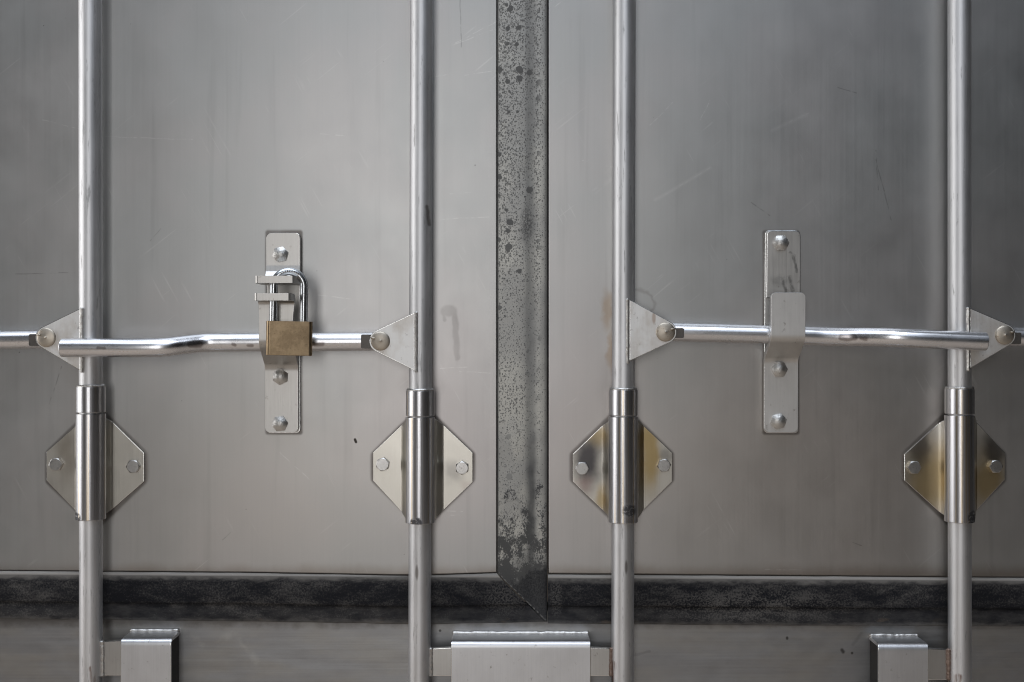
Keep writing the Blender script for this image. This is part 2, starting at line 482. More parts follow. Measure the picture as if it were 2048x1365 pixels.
def mat_handle():
    t = NT('bright_handle_steel')
    g = t.noise(t.coord(.006, .5, .5), 4, .6)
    cl = t.noise(t.coord(.02, .06, .06), 4, .6)
    wear = t.noise(t.coord(.05, .10, .1, ox=3), 4, .65)
    f = t.add(1.0, t.m('MULTIPLY_ADD', g, .14, -.07), t.m('MULTIPLY_ADD', cl, .12, -.06))
    col = t.grey(f, (.82, .82, .84))
    col = t.mix(t.mul(t.ss(wear, .66, .78), .5), col, (.22, .18, .15))
    wa = t.warp(5, .06, 2)
    mk = t.mx(t.seg((403, 688), (417, 688), 9, .5, wa), t.seg((1664, 675), (1688, 675), 8, .5, wa), t.seg((480, 688), (484, 690), 5, .7, wa), t.seg((640, 688), (655, 688), 7, .8, wa), t.seg((375, 690), (386, 688), 6, .8, wa), t.seg((232, 695), (246, 696), 4, .8, wa), t.seg((510, 690), (518, 690), 5, .8, wa), t.seg((1700, 676), (1708, 678), 6, .8, wa))
    col = t.mix(t.mul(mk, .6), col, (.12, .08, .07))
    rough = t.add(.28, t.m('MULTIPLY_ADD', g, .08, -.04), t.m('MULTIPLY_ADD', cl, .08, -.04))
    return t.done(col, rough, 1.0, t.bump(g, .00005, 1.0))

def mat_plate(name, base=(.58, .575, .56), rg=.34, grain='v', tint=None, smudge=False):
    t = NT(name)
    g = t.noise(t.coord(.35, .01, .1) if grain == 'v' else t.coord(.01, .35, .1), 3, .6)
    cl = t.noise(t.coord(.02, .014, .01, ox=1), 4, .6)
    ds = t.noise(t.coord(.09, .07, .05, ox=7), 4, .65)
    f = t.add(1.0, t.m('MULTIPLY_ADD', g, .14, -.07), t.m('MULTIPLY_ADD', cl, .22, -.11))
    col = t.grey(f, base)
    if tint: col = t.mix(t.mul(t.ss(cl, .38, .66), tint[1]), col, tint[0])
    col = t.mix(t.mul(t.ss(ds, .62, .76), .5), col, (.16, .13, .10))
    rough = t.add(rg, t.m('MULTIPLY_ADD', g, .10, -.05), t.m('MULTIPLY_ADD', cl, .10, -.05))
    if smudge:
        wa = t.warp(6, .06, 2)
        sm = t.mx(t.seg((1582, 510), (1591, 544), 3.5, .6, wa), t.seg((1578, 507), (1585, 512), 4.5, .6, wa), t.seg((1576, 554), (1582, 582), 6, .8, wa), t.seg((1561, 556), (1569, 584), 4.5, .9, wa), t.mul(t.blob((1556, 562), 22, 13, .7, wa), .5))
        col = t.mix(t.mul(sm, t.ss(ds, .3, .6), .62), col, (.10, .10, .095))
    rst = t.mx(t.blob((1300, 637), 4, 13, .5), t.mul(t.blob((1313, 690), 20, 26, .6, t.warp(14, .05)), .3), t.mul(t.blob((1975, 712), 12, 8, .7), .6))
    col = t.mix(t.mul(rst, .5), col, (.34, .21, .13))
    return t.done(col, rough, 1.0, t.bump(g, .00006, 1.0))

def mat_flange():
    """thin stainless guide plates with straw / violet heat tint of the weld"""
    t = NT('heat_tinted_steel')
    g = t.noise(t.coord(.4, .008), 3, .6)
    wa = t.warp(40, .018, 3)
    cl = t.noise(t.coord(.014, .011, ox=1), 4, .6)
    f = t.add(1.0, t.m('MULTIPLY_ADD', g, .12, -.06), t.m('MULTIPLY_ADD', cl, .24, -.12))
    col = t.grey(f, (.60, .575, .52))
    straw = t.mx(t.blob((1296, 900), 26, 90, .7, wa), t.mul(t.blob((1860, 960), 60, 90, .8, wa), .9), t.mul(t.blob((1975, 960), 40, 70, .8, wa), .9), t.mul(t.blob((1190, 870), 26, 30, .8, wa), .8), t.mul(t.blob((1205, 1000), 14, 34, .8, wa), .8))
    col = t.mix(t.mul(straw, .9), col, (.44, .32, .14))
    blue = t.mx(t.blob((1176, 920), 34, 62, .7, wa), t.mul(t.blob((905, 945), 22, 26, .8, wa), .45), t.mul(t.blob((1330, 905), 16, 16, .8, wa), .4), t.mul(t.blob((1838, 900), 20, 40, .8, wa), .55), t.mul(t.blob((1990, 905), 24, 40, .8, wa), .7))
    col = t.mix(t.mul(blue, .95), col, (.075, .07, .075))
    red = t.mx(t.blob((1166, 975), 24, 24, .9, wa), t.mul(t.blob((930, 970), 16, 14, .8, wa), .4))
    col = t.mix(t.mul(red, .45), col, (.20, .09, .09))
    brn = t.mul(t.blob((136, 905), 22, 60, .9, wa), .5)
    col = t.mix(brn, col, (.30, .25, .19))
    rough = t.add(.36, t.m('MULTIPLY_ADD', g, .08, -.04), t.m('MULTIPLY_ADD', cl, .12, -.06), t.mul(blue, -.06))
    return t.done(col, rough, 1.0, t.bump(g, .00004, 1.0))

def mat_polish():
    """polished guide sleeves: drawn tube with fine die lines and painted reflection stripes"""
    t = NT('polished_sleeve_steel')
    g = t.noise(t.coord(.16, .0010, .16), 2, .5)
    g2 = t.noise(t.coord(.55, .005, .55), 3, .6)
    ds = t.noise(t.coord(.1, .08, .1, ox=7), 4, .65)
    f = t.add(1.0, t.m('MULTIPLY_ADD', g, .5, -.25), t.m('MULTIPLY_ADD', g2, .30, -.15))
    col = t.mix(t.ss(g, .54, .66), t.grey(f, (.66, .66, .68)), t.grey(f, (.60, .52, .41)))  # brown and grey reflection stripes painted into the sleeve colour
    col = t.mix(t.mul(t.ss(ds, .66, .78), .5), col, (.18, .14, .11))
    wa = t.warp(5, .06, 3)
    tape = t.mx(t.blob((176, 1026), 12, 12, .25, wa), t.blob((838, 1034), 13, 10, .25, wa), t.blob((1252, 1011), 15, 14, .35, wa), t.blob((1918, 1025), 13, 15, .3, wa))
    tape = t.mul(tape, t.ss(t.noise(t.coord(.2, .2), 3), .25, .5), .85)
    col = t.mix(tape, col, (.035, .035, .04))
    rough = t.add(.29, t.m('MULTIPLY_ADD', g2, .12, -.06), t.mul(tape, .3))
    return t.done(col, rough, 1.0, t.bump(g2, .00008, 1.0))

def mat_seal_v():
    t = NT('speckled_seal_strip')
    fine = t.noise(t.coord(.30, .21), 3, .8)
    st = t.noise(t.coord(.5, .012), 3, .6)
    big = t.noise(t.coord(.045, .03, ox=4), 4, .6)
    lowf = t.noise(t.coord(.012, .007, ox=9), 3, .55)
    col = t.mix(t.ss(lowf, .4, .6), (.40, .395, .375), (.52, .51, .47))
    # fine peppering: dense above, sparse further down
    dens = t.add(t.lin(t.Y, 0, 1150, .055, -.075), t.m('MULTIPLY_ADD', lowf, .22, -.11), t.mul(t.ss(t.X, 1076, 1084), -.06), t.mul(t.ss(t.Y, 1090, 1150), .12))
    v3, c3 = t.voro(t.coord(.33, .25, ox=3), 1); s3 = t.n('ShaderNodeSeparateXYZ'); t.link(c3, s3.inputs[0])
    rad3 = t.add(t.mul(s3.outputs[0], .55), t.mul(dens, 2.6), t.m('MULTIPLY_ADD', st, .5, -.25), .02)
    pep = t.ss(t.m('SUBTRACT', v3, rad3), -.14, .12, 1, 0)
    v4, c4 = t.voro(t.coord(.42, .34, ox=13), 1); s4 = t.n('ShaderNodeSeparateXYZ'); t.link(c4, s4.inputs[0])
    pep = t.mx(pep, t.mul(t.ss(t.m('SUBTRACT', v4, t.add(t.mul(s4.outputs[1], .5), t.mul(dens, 2.0))), -.14, .12, 1, 0), .7))
    # the groove right of the raised lip keeps soot
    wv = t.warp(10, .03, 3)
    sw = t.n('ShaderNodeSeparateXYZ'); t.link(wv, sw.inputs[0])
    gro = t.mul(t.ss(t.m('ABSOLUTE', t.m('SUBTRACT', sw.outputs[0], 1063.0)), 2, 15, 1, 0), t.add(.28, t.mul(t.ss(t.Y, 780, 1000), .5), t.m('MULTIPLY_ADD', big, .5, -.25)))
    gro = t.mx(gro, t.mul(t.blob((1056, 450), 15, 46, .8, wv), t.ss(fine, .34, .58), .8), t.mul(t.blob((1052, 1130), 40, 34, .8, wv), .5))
    # round droplet spots, two sizes
    v1, c1 = t.voro(t.v('MULTIPLY', t.warp(9, .09, 3), (.05, .05, 0.0)), 1); s1 = t.n('ShaderNodeSeparateXYZ'); t.link(c1, s1.inputs[0])
    r1 = t.m('MULTIPLY_ADD', s1.outputs[0], .52, -.12)
    dots = t.mul(t.ss(t.m('SUBTRACT', v1, r1), -.06, .0, 1, 0), t.ss(t.X, 1070, 1084, 1, .3), t.ss(t.Y, 500, 900, 1, .35))
    v2, c2 = t.voro(t.coord(.12, .10, ox=7), 1); s2 = t.n('ShaderNodeSeparateXYZ'); t.link(c2, s2.inputs[0])
    dots2 = t.ss(t.m('SUBTRACT', v2, t.m('MULTIPLY', s2.outputs[1], .22)), -.08, 0, 1, 0)
    # flaking blotches near the foot
    fl = t.mul(t.ss(t.add(t.mul(big, .6), t.mul(fine, .4), t.lin(t.Y, 880, 1180, -.16, .10)), .47, .53), t.ss(t.Y, 850, 980))
    dk = t.mx(t.mul(pep, .64), gro, t.mul(dots, .72), t.mul(dots2, .55), t.mul(fl, .85))
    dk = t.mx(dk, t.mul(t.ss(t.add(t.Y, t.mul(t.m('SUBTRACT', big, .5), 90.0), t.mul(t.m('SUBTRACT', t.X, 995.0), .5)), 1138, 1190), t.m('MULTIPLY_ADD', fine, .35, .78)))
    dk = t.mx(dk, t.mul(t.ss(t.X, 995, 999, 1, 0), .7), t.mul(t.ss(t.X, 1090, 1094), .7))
    c = t.mix(dk, col, (.024, .024, .026))
    mit = t.mul(t.seg((996, 1146), (1092, 1240), 2.6, .6, t.warp(4, .08)), t.ss(t.noise(t.coord(.15, .15), 3), .4, .65), .4)
    c = t.mix(mit, c, (.45, .43, .40))
    rough = t.add(.55, t.mul(dk, .12))
    return t.done(c, t.add(rough, -.03), t.mul(t.m('SUBTRACT', 1.0, dk), .9), t.bump(t.add(t.mul(big, .6), t.mul(dk, .4)), .0003, 1.0), **{'Specular IOR Level': .22})

def mat_seal_h():
    t = NT('sooty_bottom_seal')
    fine = t.noise(t.coord(.26, .26), 4, .75)
    mid = t.noise(t.coord(.022, .05, ox=4), 5, .66)
    lowf = t.noise(t.coord(.006, .012, ox=2), 3, .55)
    st = t.noise(t.coord(.004, .3), 3, .6)
    # pale bare edge along top and bottom lips, fading into soot
    tilt = t.lin(t.X, 0, 2048, 1143, 1156)
    yy = t.m('SUBTRACT', t.Y, tilt)
    yr = t.add(yy, t.m('MULTIPLY_ADD', mid, 30.0, -15.0))
    top = t.ss(yr, 2, 17, 1, 0); bot = t.ss(yr, 82, 102)
    worn = t.ss(t.add(t.mul(fine, .55), t.mul(mid, .45), t.m('MULTIPLY_ADD', lowf, .34, -.17)), .44, .74)
    fleck = t.ss(fine, .63, .70)
    joint = t.mul(t.mx(t.blob((1010, 1195), 60, 60, .9), t.blob((1112, 1190), 16, 60, .7)), t.ss(fine, .42, .58))
    rightw = t.mul(t.blob((1500, 1215), 260, 60, .9), t.ss(t.add(t.mul(fine, .6), t.mul(mid, .4)), .44, .58))
    lip = t.ss(yy, 2.5, 6.5, 1, 0)  # light caught by the top lip, painted as a thin pale line
    lite = t.mx(lip, t.mul(top, .5), t.mul(bot, .38), t.mul(worn, .32), t.mul(fleck, .2), t.mul(joint, .24), t.mul(rightw, .34), t.mul(t.ss(yr, 56, 74), t.m('MULTIPLY_ADD', mid, .34, -.09)))
    c = t.mix(lite, t.mix(mid, (.006, .007, .011), (.016, .016, .018)), (.33, .31, .285))
    c = t.mix(t.mul(t.ss(t.noise(t.coord(.02, .06, ox=14), 4), .62, .72), t.ss(yr, 70, 95), .28), c, (.16, .11, .07))
    rough = t.add(.62, t.mul(fine, .1))
    return t.done(c, t.add(rough, .1), 0.0, t.bump(t.add(t.mul(fine, .6), t.mul(lite, .4)), .00025, 1.0), **{'Specular IOR Level': .2})

def mat_brass():
    t = NT('aged_brass')
    tc = t.n('ShaderNodeTexCoord'); ob = tc.outputs['Object']
    a = t.noise(t.v('SCALE', ob, scale=60.0), 5, .65); b = t.noise(t.v('SCALE', ob, scale=350.0), 4, .6)
    sc = t.noise(t.v('MULTIPLY', ob, (900.0, 900.0, 60.0)), 2)
    sc2 = t.noise(t.v('MULTIPLY', t.v('ADD', ob, t.v('SCALE', ob, scale=.4)), (90.0, 90.0, 1100.0)), 2)
    col = t.mix(t.ss(a, .36, .64), (.27, .20, .125), (.38, .285, .18))
    col = t.mix(t.mul(t.ss(b, .55, .7), .4), col, (.11, .08, .055))
    col = t.mix(t.mul(t.mx(t.ss(sc, .70, .76), t.ss(sc2, .70, .76)), .4), col, (.62, .48, .29))
    rough = t.add(.36, t.m('MULTIPLY_ADD', a, .2, -.1))
    return t.done(col, rough, 1.0, t.bump(b, .00008, 1.0))

def mat_simple(name, base, rg, var=.2, sc=.15, dark=(.12, .10, .09), amt=.4, metal=1.0, bmp=.0001):
    t = NT(name)
    a = t.noise(t.coord(sc, sc, sc), 4, .65); b = t.noise(t.coord(sc * .25, sc * .25, sc * .25, ox=3), 3)
    col = t.grey(t.add(1.0, t.m('MULTIPLY_ADD', a, var, -var / 2), t.m('MULTIPLY_ADD', b, var, -var / 2)), base)
    col = t.mix(t.mul(t.ss(a, .56, .72), amt), col, dark)
    return t.done(col, t.add(rg, t.m('MULTIPLY_ADD', a, .16, -.08)), metal, t.bump(a, bmp, 1.0))

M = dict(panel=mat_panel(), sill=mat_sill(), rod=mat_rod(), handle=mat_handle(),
         plate=mat_plate('brushed_plate_steel'), catch=mat_plate('brushed_catch_steel', (.57, .555, .53), .41, 'v', None, True),
         hook=mat_plate('worn_hook_steel', (.66, .645, .62), .50),
         keeper=mat_plate('keeper_steel', (.70, .705, .72), .40, 'v'),
         lug=mat_plate('lug_steel', (.84, .835, .82), .54, 'v', ((.50, .44, .37), .5)),
         flange=mat_flange(), polish=mat_polish(), seal_v=mat_seal_v(), seal_h=mat_seal_h(), brass=mat_brass(),
         bolt=mat_simple('cast_bolt_steel', (.62, .61, .585), .40, .4, .2, bmp=.0005),
         bolt2=mat_simple('hex_bolt_steel', (.50, .49, .475), .34, .3, .15),
         pin=mat_simple('stained_pin_steel', (.52, .47, .40), .46, .35, .12, (.20, .12, .06), .6),
         weld=mat_simple('weld_metal', (.62, .605, .58), .38, .5, .25, (.10, .075, .055), .6, bmp=.0004),
         weld_rust=mat_simple('rusty_weld_metal', (.27, .20, .165), .5, .5, .2, (.09, .045, .03), .8, .8, .0005),
         shackle=mat_simple('plated_shackle_steel', (.62, .64, .66), .26, .2, .1, amt=.35),
         edge=mat_simple('edge_highlight_steel', (.86, .86, .85), .24, .2, .15, (.3, .28, .25), .4),  # paler, glossier bevel colour that paints in the edge highlights
         end_shade=mat_simple('black_end_shade', (.022, .020, .018), .8, .4, .12, (.05, .035, .02), .4, 0.0),  # near-black colour painting the shaded sides of the keepers
         dark=mat_simple('grimy_dark_steel', (.13, .12, .11), .5, .4, .12, (.03, .03, .03), .6, .8))
def mat_ground():
    t = NT('ground_concrete')
    a = t.noise(t.v('SCALE', t.pos, scale=1.2), 6, .6)
    return t.done(t.mix(a, (.58, .48, .39), (.68, .57, .465)), .9, 0.0)
M['ground'] = mat_ground()

# ------------------------------------------------------------------ setting: ground under the vehicle, out of view
bm = bmesh.new()
g = 200.0
bm.faces.new([bm.verts.new(p) for p in ((-g, -g, 0), (g, -g, 0), (g, g, 0), (-g, g, 0))])
gr = build('ground', bm, M['ground']); gr['kind'] = 'structure'

# ------------------------------------------------------------------ doors, seals and sill
def interp(tab, x):
    if x <= tab[0][0]:
        return tab[0][1] + (tab[1][1] - tab[0][1]) / (tab[1][0] - tab[0][0]) * (x - tab[0][0])
    for (a, ya), (b, yb) in zip(tab, tab[1:]):
        if x <= b: return ya + (yb - ya) * (x - a) / (b - a)
    return tab[-1][1]
LT = [(-900, 1139), (0, 1142), (500, 1146), (830, 1152), (995, 1146.5)]       # upper edge of left bottom seal
LB = [(-900, 1236), (0, 1238.5), (500, 1243), (830, 1249), (1000, 1246), (1093, 1243.5)]
RT = [(1095, 1149), (1500, 1152), (2048, 1156), (2950, 1161)]
RB = [(1095, 1247), (1500, 1251), (2048, 1253), (2950, 1258)]
TOP = -1500
def panel_mesh(x0, x1, tab, gap):
    bm = bmesh.new()
    xs = [x0 + (x1 - x0) * i / 20 for i in range(21)]
    outline = [(wx(x), wz(interp(tab, x) - gap)) for x in xs] + [(wx(x1), wz(TOP)), (wx(x0), wz(TOP))]
    plate(bm, outline, 0.055, 0.0, 0.0015, 3)
    return bm
dl = thing('container_door', 'left steel container door with brushed panel and speckled vertical seal strip along its right edge', 'door', W(300, 1144))
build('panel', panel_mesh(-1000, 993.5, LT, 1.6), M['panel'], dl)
dr = thing('container_door', 'right steel container door, darker brushed panel right of the central seal strip', 'door', W(1700, 1152))
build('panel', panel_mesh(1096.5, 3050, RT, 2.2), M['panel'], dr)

# vertical seal: raised lip, soot groove, flat tail; foot cut on the mitre
prof = [(994.6, -.004), (994.9, .0028), (996.5, .0042), (1010, .0049), (1034, .0052), (1048, .0049), (1054, .0042), (1060, .0035), (1066, .0033), (1072, .0034), (1078, .0036), (1088, .0034), (1092.5, .0024), (1094.4, .0012), (1094.8, -.004)]
bm = bmesh.new()
def mitre_y(x): return 1146.5 + (x - 995) * (1243.5 - 1146.5) / 98.0
rows = []
ys = [TOP] + [-60 + i * 20 for i in range(60)] + [None]
for yv in ys:
    row = []
    for i, (x, d) in enumerate(prof):
        ye = mitre_y(x) - 1.2
        yy = ye if yv is None else min(yv, 1120)
        wob = 0.0
        if i in (0, 1, len(prof) - 1, len(prof) - 2): wob = .5 * noise.noise(Vector((x * .1, yy * .018, 2)))
        dd = d + (.0004 * noise.noise(Vector((x * .03, yy * .02, 5))) if d > 0 else 0)
        row.append(bm.verts.new((wx(x + wob), -dd, wz(yy))))
    rows.append(row)
for a, b in zip(rows, rows[1:]):
    if (a[0].co - b[0].co).length < 1e-6: continue
    for k in range(len(prof) - 1): bm.faces.new((a[k], a[k + 1], b[k + 1], b[k]))
bmesh.ops.remove_doubles(bm, verts=bm.verts[:], dist=1e-6)
build('vertical_seal', bm, M['seal_v'], dl, 40)

def hseal(x0, x1, tt, tb, ysplit, mitre, seed):
    """bottom seal: rolled upper bulb, seam, lower lip"""
    bm = bmesh.new()
    fr = [(0, -.006), (.003, .0025), (.02, .0052), (.06, .0062), (.2, .0068), (.4, .0068), (ysplit - .04, .0062), (ysplit - .008, .0050), (ysplit + .004, .0022), (ysplit + .03, .0026), (.85, .0032), (.96, .0028), (.992, .0016), (1, -.006)]
    xs = [x0] + [x for x in range(int(math.ceil(x0 / 15)) * 15, int(x1), 15) if x > x0 + 2] + [x1]
    rows = []
    for x in xs:
        row = []
        for i, (f, d) in enumerate(fr):
            xe = x
            if mitre and x == x1:          # end cut at 45 degrees under the vertical strip
                xe = 995 + f * 98.0 - .6
            elif mitre:
                xe = x0 + (x - x0) * ((995 + f * 98.0 - .6) - x0) / (x1 - x0) if x > 700 else x
                if x > 700:
                    q = (x - 700) / (x1 - 700); xe = 700 + q * ((995 + f * 98.0 - .6) - 700)
            yt, yb = interp(tt, min(xe, 995) if mitre else xe), interp(tb, xe)
            if mitre and xe > 995: yt = 1146.5
            y = yt + (yb - yt) * f + .8 * noise.noise(Vector((xe * .02, f * 2, seed)))
            dd = d + (.0006 * noise.noise(Vector((xe * .012, f * 3, seed + 4))) if d > 0 else 0)
            row.append(bm.verts.new((wx(xe), -dd, wz(y))))
        rows.append(row)
    for a, b in zip(rows, rows[1:]):
        for k in range(len(fr) - 1): bm.faces.new((a[k], a[k + 1], b[k + 1], b[k]))
    return bm
build('bottom_seal', hseal(-1000, 995, LT, LB, .62, True, 1.0), M['seal_h'], dl, 40)
build('bottom_seal', hseal(1095.6, 3050, RT, RB, .62, False, 7.0), M['seal_h'], dr, 40)

sill = thing('door_sill', 'dull scuffed steel sill running under both container doors', 'sill', W(1024, 1700))
bm = bmesh.new()
plate(bm, [(wx(-1000), wz(1222)), (wx(3050), wz(1222)), (wx(3050), wz(1700)), (wx(-1000), wz(1700))], 0.055, 0.002, 0.001)
build('face', bm, M['sill'], sill)

# ------------------------------------------------------------------ locking bars
DA = 0.029            # bar axis stand-off
RB_ = 0.0133
bars = [  # top x centre, bottom x centre, collar y0, y1, sleeve y1, lug edge x, lug y0, y1, pin x, y, side, tab dir, label
    dict(xt=180.5, xb=182, cy=773, sy=826, se=1038, lx=160, ly0=617, ly1=741, pin=(93, 675), side=-1, tab=1, ty=(1283, 1351), rust=False,
         label='leftmost vertical steel locking bar, its pivot lug pointing to the left picture edge'),
    dict(xt=843, xb=839, cy=781, sy=833, se=1045, lx=829, ly0=625, ly1=741, pin=(761, 682), side=-1, tab=1, ty=(1297, 1352), rust=False,
         label='vertical steel locking bar just left of the speckled central seal'),
    dict(xt=1249, xb=1245, cy=779, sy=832, se=1044, lx=1259, ly0=599, ly1=722, pin=(1331, 664), side=1, tab=-1, ty=(1297, 1352), rust=True,
         label='vertical steel locking bar just right of the speckled central seal'),
    dict(xt=1919, xb=1919.5, cy=777, sy=829, se=1043, lx=1940, ly0=616, ly1=737, pin=(2009, 670), side=1, tab=-1, ty=(1299, 1360), rust=True,
         label='rightmost vertical steel locking bar, its pivot lug pointing to the right picture edge'),
]
def bx(b, y): return b['xt'] + (b['xb'] - b['xt']) * y / 1365.0
LUG_F = DA + 0.0118          # front lug front-face stand-off
for bi, b in enumerate(bars):
    o = thing('locking_bar', b['label'], 'locking bar', W(bx(b, 1700), 1700, DA), 'vertical locking bars on the container doors')
    b['o'] = o
    bm = bmesh.new(); yl = [TOP] + list(range(-100, 1700, 60)) + [1700]
    tube(bm, [W(bx(b, y), y, DA) for y in yl], RB_, 56)
    build('tube', bm, M['rod'], o)
    # collar ring welded on the bar above the guide
    r = 0.0168
    p0, p1 = W(bx(b, b['cy']), b['cy'], DA), W(bx(b, b['sy']), b['sy'] - 1.2, DA)
    bm = bmesh.new(); ax = p1 - p0; L = ax.length
    lathe(bm, p0, ax, [(RB_ - .001, 0), (r - .0008, 0), (r - .0002, .0003), (r, .001), (r, L - .001), (r - .0002, L - .0003), (r - .0008, L), (RB_ - .001, L)], 64)
    col = build('collar', bm, M['polish'], o)
    bm = bmesh.new()
    pts = [p0 + Vector((math.cos(a) * (RB_ + .0011), -math.sin(a) * (RB_ + .0011), .0006)) for a in (math.pi * 2 * k / 60 for k in range(61))]
    bead(bm, pts, .0019, .004, bi)
    build('weld_bead', bm, M['weld'], col)
    # clevis lugs
    sgn = b['side']; px, py = b['pin']
    for which, d0 in (('front', LUG_F), ('back', DA - 0.0118 + .003)):
        R_t = 22.5
        d = LUG_F
        a0 = Vector((b['lx'], b['ly0'])); a1 = Vector((b['lx'], b['ly1'])); c = Vector((px + sgn * 0.0, py))
        # tangent points on the round nose
        def tang(p, s):
            v = c - p; L = v.length; th = math.asin(R_t / L)
            base = math.atan2(v.y, v.x) + s * th
            q = p + Vector((math.cos(base), math.sin(base))) * math.sqrt(L * L - R_t * R_t)
            return q
        t0 = tang(a0, -sgn * -1 if False else (-1 if sgn > 0 else 1)); t1 = tang(a1, (1 if sgn > 0 else -1))
        ang0 = math.atan2(t0.y - c.y, t0.x - c.x); ang1 = math.atan2(t1.y - c.y, t1.x - c.x)
        if sgn > 0:
            arc = [ang0 + (ang1 - ang0) * k / 14 for k in range(15)]
        else:
            if ang0 < 0: ang0 += 2 * math.pi
            if ang1 < 0: ang1 += 2 * math.pi
            arc = [ang0 + (ang1 - ang0) * k / 14 for k in range(15)]
        ol = [tuple(a0)] + [(c.x + math.cos(a) * R_t, c.y + math.sin(a) * R_t) for a in arc] + [tuple(a1)]
        bm = bmesh.new()
        plate(bm, [(wx(x, d), wz(y, d)) for x, y in ol], -(d0 - .003), -d0, .0007, 2)
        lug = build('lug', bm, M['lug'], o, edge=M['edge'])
        if which == 'front':
            bm = bmesh.new(); off = -sgn * 3.6
            ps = [W(b['lx'] + off, y, d0 + .0009) for y in range(int(b['ly0']) - 2, int(b['ly1']) + 6, 2)]
            bead(bm, ps, .0021, .0042, bi + 20)
            build('weld_bead', bm, M['weld'], lug)
    # cam tab at the foot, reaching into the keeper
    ty0, ty1 = b['ty']; x0 = bx(b, 1320); td = .031
    xa, xb_ = x0 + b['tab'] * 16, x0 + b['tab'] * 74
    bm = bmesh.new()
    ol = [(xa, ty0 + 1), (xb_, ty0 - 2), (xb_, ty1), (xa, ty1)]
    plate(bm, [(wx(x, td), wz(y, td)) for x, y in ol], -(td - .007), -td, .0006, 2)
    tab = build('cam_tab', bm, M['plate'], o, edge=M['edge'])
    bm = bmesh.new(); xe = x0 + b['tab'] * 22.6
    bead(bm, [W(xe, y, td + .001) for y in range(ty0 - 2, ty1 + 3, 2)], .0026, .0045, bi + 40)
    build('weld_bead', bm, M['weld_rust'] if b['rust'] else M['weld'], tab)

# ------------------------------------------------------------------ bolts
def text_mesh(bm, s, size, place):
    cu = bpy.data.curves.new('t', 'FONT'); cu.body = s; cu.size = size; cu.align_x = 'CENTER'; cu.align_y = 'CENTER'; cu.extrude = .00022; cu.resolution_u = 1
    ob = bpy.data.objects.new('t', cu); COL.objects.link(ob)
    me = bpy.data.meshes.new_from_object(ob.evaluated_get(bpy.context.evaluated_depsgraph_get()))
    me.transform(place); bm.from_mesh(me)
    bpy.data.objects.remove(ob); bpy.data.meshes.remove(me); bpy.data.curves.remove(cu)
def hex_bolt(parent, px, py, d, rad, rot, mark=True):
    """flat-topped hexagon head with turned chamfer and raised marks; rad = corner radius (m)"""
    base = W(px, py, d + .005) ; base.y = -d
    h = .0062; n = 6; seg = 36; bm = bmesh.new(); inr = rad * math.cos(math.pi / 6)
    def ring(fr, hh):
        vs_ = []
        for k in range(seg):
            a = rot + 2 * math.pi * k / seg
            la = ((a - rot) % (math.pi / 3)) - math.pi / 6
            hexr = inr / math.cos(la)
            r_, z_ = fr(hexr), hh(hexr)
            vs_.append(bm.verts.new((base.x + math.cos(a) * r_, -d - z_, base.z + math.sin(a) * r_)))
        return vs_
    cr = inr * .96
    rings = [ring(lambda q: q, lambda q: 0), ring(lambda q: q, lambda q: h - (q - cr) * .62), ring(lambda q: cr, lambda q: h), ring(lambda q: cr * .5, lambda q: h + .00002)]
    for a, b_ in zip(rings, rings[1:]):
        for k in range(seg): bm.faces.new((a[k], a[(k + 1) % seg], b_[(k + 1) % seg], b_[k]))
    bm.faces.new(rings[0][::-1]); bm.faces.new(rings[-1])
    o = build('bolt', bm, M['bolt2'], parent, 22)
    if mark:
        bm = bmesh.new()
        ctr = Vector((base.x, -d - h - .00005, base.z))
        for s, a0, a1 in (('THE', 150, 90), ('A2-70', 222, 330)):
            for i, ch in enumerate(s):
                a = R(a0 + (a1 - a0) * i / (len(s) - 1)) + rot
                up = 1 if s == 'THE' else -1
                mt = Matrix.Translation(ctr + Vector((math.cos(a), 0, math.sin(a))) * cr * .74) @ Matrix.Rotation(R(90), 4, 'X') @ Matrix.Rotation(a - up * math.pi / 2, 4, 'Z')
                text_mesh(bm, ch, .0034, mt)
        build('head_marking', bm, M['bolt2'], o)
    return o
def dome_bolt(parent, px, py, d, rad, rot):
    """hexagon head with a domed, turned crown"""
    base = W(px, py, d + .007); h = .0055; seg = 48; bm = bmesh.new(); inr = rad * math.cos(math.pi / 6)
    rings = []
    spec = [(1.0, 0), (1.0, None), (.80, .66), (.55, .86), (.30, .96), (.12, 1.0)]
    for f, hh in spec:
        row = []
        for k in range(seg):
            a = rot + 2 * math.pi * k / seg; la = ((a - rot) % (math.pi / 3)) - math.pi / 6
            hr = inr / math.cos(la)
            mixk = 0 if f < 1 else 1
            r_ = hr if f == 1 else (inr * f * (1 + (hr / inr - 1) * max(0, f - .5)))
            if hh is None: z_ = h * (.52 - (hr / inr - 1) * 1.6)
            else: z_ = h * hh * (1.0 if hh else 0)
            row.append(bm.verts.new((base.x + math.cos(a) * r_, -d - z_, base.z + math.sin(a) * r_)))
        rings.append(row)
    for a, b_ in zip(rings, rings[1:]):
        for k in range(seg): bm.faces.new((a[k], a[(k + 1) % seg], b_[(k + 1) % seg], b_[k]))
    bm.faces.new(rings[0][::-1]); bm.faces.new(rings[-1])
    return build('bolt', bm, M['bolt'], parent, 26)

